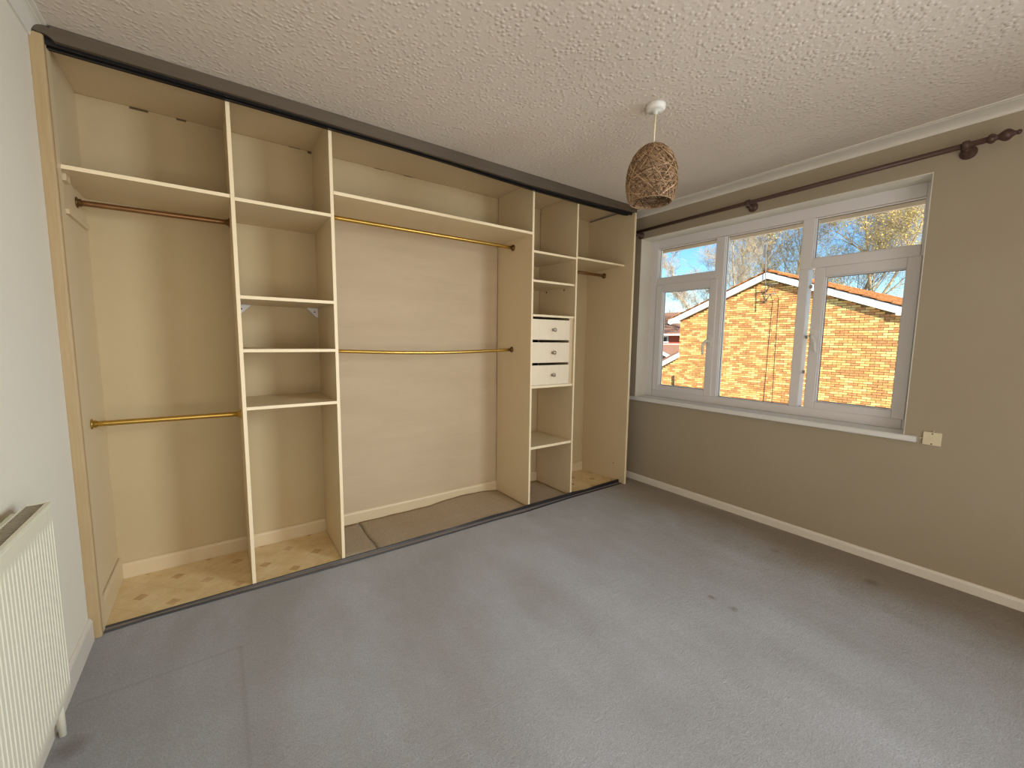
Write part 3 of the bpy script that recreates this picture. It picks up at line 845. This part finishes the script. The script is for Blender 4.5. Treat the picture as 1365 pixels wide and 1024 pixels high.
# bargeboards, boxed eaves
def barge(ya, yb, f, h, name='bargeboard', x0=HX - 0.14, x1=HX - 0.10):
    m = MB(); m.prism([(ya, f(ya)), (yb, f(yb)), (yb, f(yb) + h), (ya, f(ya) + h)], 'x', x0, x1)
    return m.build(name, 'verge', hs, 0.004)
barge(AY, 7.95, under, 0.215); barge(0.15, AY, under, 0.215)
MB().prism([(7.555, 2.06), (8.03, 2.055), (8.03, 2.26), (7.555, under(7.555) + 0.1)], 'x', HX - 0.142, HX + 0.02).build('boxed_eave', 'verge', hs)
MB().prism([(0.05, 2.02), (0.92, 2.10), (0.92, under(0.92) + 0.1), (0.05, under(0.05) + 0.2)], 'x', HX - 0.142, HX + 0.02).build('boxed_eave', 'verge', hs)
m = MB(); m.prism([(AY, AZ + 0.02), (7.9, under(7.9) + 0.02), (7.9, under(7.9) + 0.04), (AY, AZ + 0.04)], 'x', HX - 0.1, HX + 0.1)
m.prism([(AY, AZ + 0.02), (0.2, under(0.2) + 0.02), (0.2, under(0.2) + 0.04), (AY, AZ + 0.04)], 'x', HX - 0.1, HX + 0.1)
m.build('verge_soffit', 'verge', hs)
# extension verge, sloping down to the left
MB().prism([(7.50, 0.665), (9.6, 0.665 - 0.53 * 2.1), (9.6, 0.865 - 0.53 * 2.1), (7.50, 0.865)], 'x', HX - 0.10, HX - 0.05).build('bargeboard', 'verge', hs, 0.004)
MB().prism([(7.50, 0.87), (9.6, 0.87 - 0.53 * 2.1), (9.6, 0.95 - 0.53 * 2.1), (7.50, 0.95)], 'x', HX - 0.12, HX + 4.0).build('extension_roof', 'tile_far', hs)
# roof: tile courses as real stepped tiles
tb = MB()
tr_ = random.Random(5)
def slope(side):
    s = SL if side > 0 else SR
    ang = math.atan(s); L = (3.75 if side > 0 else 4.30) / math.cos(ang)
    nrow = 13; dl = L / nrow
    for r_ in range(nrow):
        x = HX - 0.17 + (0.15 if r_ % 2 else 0)
        x = HX - 0.17
        k = 0
        while x < HX + 20.2:
            w = 0.295 if not (k == 0 and r_ % 2) else 0.15
            l0 = r_ * dl; l1 = l0 + dl * 1.06
            th = 0.022 + tr_.uniform(0, 0.010)
            ya, yb = AY + side * l0 * math.cos(ang), AY + side * l1 * math.cos(ang)
            za, zb = AZ + 0.225 + 0.012 - l0 * math.sin(ang), AZ + 0.225 + 0.036 - l1 * math.sin(ang)
            e = tr_.uniform(-0.006, 0.006)
            rise = 0.012 * (x - HX); za += rise; zb += rise
            vs = [(x, ya, za), (x + w, ya, za), (x + w, yb, zb), (x, yb, zb), (x, ya, za + th + e), (x + w, ya, za + th), (x + w, yb, zb + th), (x, yb, zb + th + e)]
            tb.add(vs, [(0, 3, 2, 1), (4, 5, 6, 7), (0, 1, 5, 4), (2, 3, 7, 6), (0, 4, 7, 3), (1, 2, 6, 5)])
            x += w + 0.005; k += 1
slope(1); slope(-1)
tb.build('roof_tiles', 'tile', hs, kind='stuff')
x = HX - 0.17
first = None
while x < HX + 20:
    pts = [(AY + 0.13 * math.cos(a) , AZ + 0.235 + 0.085 * math.sin(a)) for a in [math.pi * k / 6 for k in range(7)]]
    if first is None:
        first = MB().prism(pts, 'x', x, x + 0.43).build('ridge_tile', 'tile', hs)
        f0 = first.location.copy(); x0_ = x
    else:
        o = first.copy(); COL.objects.link(o); o.location = f0 + Vector((x - x0_, 0, 0.012 * (x - x0_) + rnd.uniform(-0.006, 0.006)))
    x += 0.445
# flue / vent pipe low on the left of the wall
MB().tube([(HX - 0.04, 7.695, -0.52), (HX - 0.04, 7.70, -0.09)], 0.03, 8).build('vent_pipe', 'cable', hs)

# ---------------------------------------------------------------- aerials on the gable
ae = thing('television_aerial', (HX - 0.17, 4.31, 2.6), 'grey television aerial mast with ring antenna at the peak of the brick gable', 'aerial')
MX = HX - 0.20
MB().tube([(MX, 4.29, 2.62), (MX, 4.34, 3.6), (MX, 4.43, 5.25)], 0.014, 8).build('mast', 'aerial', ae)
ring = [(MX - 0.02, 4.30 + 0.185 * math.cos(a) , 4.55 + 0.23 * math.sin(a)) for a in [-2.2 + 4.4 * k / 22 for k in range(23)]]
m = MB().tube(ring, 0.013, 6); m.tube([(MX, 4.40, 4.72), (MX - 0.02, 4.22, 4.74)], 0.012, 6); m.tube([(MX, 4.38, 4.38), (MX - 0.02, 4.21, 4.38)], 0.012, 6)
m.build('ring_antenna', 'aerial', ae)
m = MB()
m.box(MX - 0.03, MX + 0.03, 4.36, 4.45, 4.20, 4.62)
m.build('antenna_box', 'aerial', ae, 0.01)
m = MB()
for z in (3.27, 2.94):
    m.tube([(MX, 4.32, z + 0.01), (MX, 3.98, z)], 0.016, 6)
    m.tube([(MX, 4.13, z), (HX, 4.42, z - 0.27)], 0.016, 6)
    for k in range(4): m.tube([(MX - 0.07, 4.28 - k * 0.085, z), (MX + 0.09, 4.28 - k * 0.085, z)], 0.008, 5)
m.tube([(MX, 4.12, 3.27), (MX, 3.98, 2.94)], 0.008, 5)
m.build('wall_bracket', 'aerial', ae)
m = MB(); m.tube([(MX, 4.13, 2.93), (HX - 0.004, 4.137, 2.70), (HX - 0.004, 4.16, 1.2), (HX - 0.004, 4.185, -0.6), (HX - 0.004, 4.20, GZ + 0.05)], 0.007, 6)
m.build('cable', 'cable', ae)
m = MB(); m.tube([(MX, 3.98, 2.94), (HX - 0.004, 3.952, 2.80), (HX - 0.004, 3.935, 1.0), (HX - 0.004, 3.915, -0.7), (HX - 0.004, 3.90, GZ + 0.05)], 0.007, 6)
m.build('cable', 'cable', ae)
arc = [(MX, 4.12 + 0.21 * math.cos(a), 3.70 + 0.12 * math.sin(a)) for a in [math.pi * k / 10 for k in range(11)]]
MB().tube(arc, 0.01, 5).build('hoop', 'aerial', ae)

# ---------------------------------------------------------------- far red house and the porch in front of it
fh = thing('red_brick_house', (31, 18, GZ), 'distant red brick house with brown roof and white window left of the buff gable', 'house')
bx(30.0, 36.0, 15.0, 24.0, GZ, 1.92).build('wall', 'red_brick', fh)
MB().prism([(29.6, 1.90), (33.2, 3.9), (36.6, 1.9)], 'y', 14.8, 24.2).build('roof', 'tile_far', fh)
bx(29.55, 29.62, 14.8, 24.2, 1.82, 1.96).build('gutter', 'verge', fh)
wf = bx(29.95, 30.02, 17.44, 18.35, 1.25, 1.80).build('window', 'verge', fh)
bx(29.93, 29.95, 17.56, 17.86, 1.36, 1.70).build('pane', 'cable', wf)
bx(29.93, 29.95, 17.94, 18.26, 1.36, 1.70).build('pane', 'cable', wf)
bx(29.96, 30.0, 15.0, 24.0, 1.08, 1.20).build('band_course', 'soffit', fh)
pr_ = thing('porch_roof', (24, 14.2, GZ), 'low dark roofed outbuilding with a white gable verge in front of the red house', 'outbuilding')
MB().prism([(11.0, GZ), (18.5, GZ), (18.5, -0.5), (14.9, 0.75), (11.0, -0.6)], 'x', 24.3, 29.5).build('wall', 'tile_far', pr_)
MB().prism([(14.9, 0.92), (11.0, -0.70), (11.0, -0.50), (14.9, 1.10), (18.6, -0.30), (18.6, -0.50)], 'x', 24.0, 24.15).build('bargeboard', 'verge', pr_)
MB().prism([(14.9, 1.00), (11.0, -0.60), (11.0, -0.48), (14.9, 1.13), (18.6, -0.28), (18.6, -0.40)], 'x', 24.16, 29.5).build('roof', 'tile_far', pr_)

# ---------------------------------------------------------------- trees
def tree(name, loc, h, spread, seed, label, bark='bark', buds=0, ivy=0, trunk_r=0.16, lean=0.0, dens=1.0, group=None):
    r = random.Random(seed)
    root = thing(name, loc, label, 'tree', group)
    tk = MB(); tw = MB(); tips = []; stem = []
    L0 = Vector(loc)
    def branch(p, d, length, rad, lev):
        seg = [8, 5, 3, 3, 2][lev]
        pts = [p]; rs = [rad]; q = p.copy(); dd = d.normalized()
        for i in range(seg):
            dd = (dd + Vector((r.gauss(0, .13), r.gauss(0, .13), r.gauss(0.06, .09)))).normalized()
            q = q + dd * (length / seg)
            pts.append(q.copy()); rs.append(rad * (1 - 0.7 * (i + 1) / seg))
        (tk if lev < 2 else tw).tube(pts, rs, 6 if lev == 0 else (4 if lev == 1 else 3), caps=False, smooth=lev < 2)
        if lev == 0: stem.extend(pts)
        if lev >= 4: tips.append((pts[-1], dd)); return
        n = [int(17 * dens), int(9 * dens), 7, 5][lev]
        for k in range(n):
            t = r.uniform(0.22 if lev else 0.30, 1.0)
            i = min(int(t * seg), seg - 1); f = t * seg - i
            b = pts[i].lerp(pts[i + 1], f)
            ax = (pts[i + 1] - pts[i]).normalized()
            a = r.uniform(0, 2 * math.pi)
            u = ax.cross(Vector((0, 0, 1)));
            if u.length < .05: u = Vector((1, 0, 0))
            u.normalize(); w = ax.cross(u)
            out = (u * math.cos(a) + w * math.sin(a))
            ang = r.uniform(0.45, 0.95)
            nd = ax * math.cos(ang) + out * math.sin(ang)
            nd.z += 0.15
            ln = length * (spread if lev == 0 else r.uniform(0.42, 0.62)) * (1 - 0.45 * t if lev == 0 else 1.0)
            branch(b, nd, ln, max(rs[i] * (0.42 if lev < 2 else 0.55), 0.007), lev + 1)
    branch(L0, Vector((lean, 0.02, 1)), h, trunk_r, 0)
    tk.build('trunk', bark, root)
    tw.build('twigs', bark, root, kind='stuff')
    if buds:
        lf = MB()
        for p, d in tips:
            for k in range(buds):
                c = p - d * r.uniform(0, 0.5) + Vector((r.gauss(0, .10), r.gauss(0, .10), r.gauss(0, .10)))
                a = Vector((r.gauss(0, 1), r.gauss(0, 1), r.gauss(0, 1))).normalized() * r.uniform(.035, .065)
                b = a.cross(Vector((r.gauss(0, 1), r.gauss(0, 1), r.gauss(0, 1)))).normalized() * r.uniform(.02, .04)
                lf.add([c - a, c + b, c + a, c - b], [(0, 1, 2, 3)])
        lf.build('leaves', 'bud', root, kind='stuff')
    if ivy:
        lf = MB()
        for k in range(ivy):
            t = r.random(); a = r.uniform(0, 2 * math.pi)
            j = t * 6; c = stem[int(j)].lerp(stem[int(j) + 1], j - int(j)) + Vector((math.cos(a), math.sin(a), 0)) * (trunk_r * (1.2 - .5 * t) + r.uniform(0, .26))
            q = Vector((r.gauss(0, 1), r.gauss(0, 1), r.gauss(0, 1))).normalized() * .08
            b = q.cross(Vector((r.gauss(0, 1), r.gauss(0, 1), r.gauss(0, 1)))).normalized() * .06
            lf.add([c - q, c + b, c + q, c - b], [(0, 1, 2, 3)])
        lf.build('ivy', 'ivy', root, kind='stuff')
    return root
G = 'trees behind the brick house'
def at(k, x): return (x, -2.32 + k * (x - 0.5), GZ)
tree('bare_tree', at(0.580, 31.0), 10.7, 0.21, 11, 'bare tree standing against open blue sky in the upper left pane', 'bark_grey', trunk_r=0.11, group=G)
tree('bare_tree', at(0.700, 38.0), 8.6, 0.20, 12, 'small bare tree at the far left edge of the window view', 'bark_grey', trunk_r=0.10, group=G)
tree('ivy_tree', at(0.634, 40.0), 11.0, 0.26, 13, 'ivy covered trunk seen in the lower left pane, left of its neighbour', 'bark', ivy=2600, trunk_r=0.20, dens=0.7, group=G)
tree('ivy_tree', at(0.572, 40.0), 11.0, 0.26, 14, 'ivy covered trunk seen in the lower left pane beside the window mullion', 'bark', ivy=2600, trunk_r=0.20, dens=0.8, group=G)
tree('bare_tree', at(0.500, 36.0), 14.0, 0.28, 15, 'bare twiggy tree behind the left slope of the brick gable', 'bark_grey', group=G, trunk_r=0.12)
tree('bare_tree', at(0.462, 39.0), 16.0, 0.33, 16, 'tall bare tree just left of the television aerial', 'bark', group=G, trunk_r=0.13)
tree('budding_tree', at(0.418, 43.0), 17.5, 0.33, 17, 'budding tree directly behind the television aerial', 'bark', buds=1, group=G, trunk_r=0.13)
tree('budding_tree', at(0.372, 40.0), 16.5, 0.34, 18, 'budding tree just right of the television aerial, behind the orange roof ridge', 'bark', buds=1, group=G, trunk_r=0.13)
tree('bare_tree', at(0.318, 43.0), 18.0, 0.33, 19, 'tall bare tree at the left of the upper right pane', 'bark_grey', group=G, trunk_r=0.13)
tree('bare_tree', at(0.270, 40.5), 17.5, 0.33, 20, 'bare tree in the middle of the upper right pane', 'bark', group=G, trunk_r=0.13)
tree('budding_tree', at(0.222, 41.0), 17.0, 0.36, 21, 'yellow green budding tree above the tiled roof in the right panes', 'bark', buds=2, group=G, trunk_r=0.14)
tree('budding_tree', at(0.172, 36.5), 16.0, 0.38, 22, 'yellow green budding tree at the right edge of the window view', 'bark', buds=3, group=G, trunk_r=0.14)
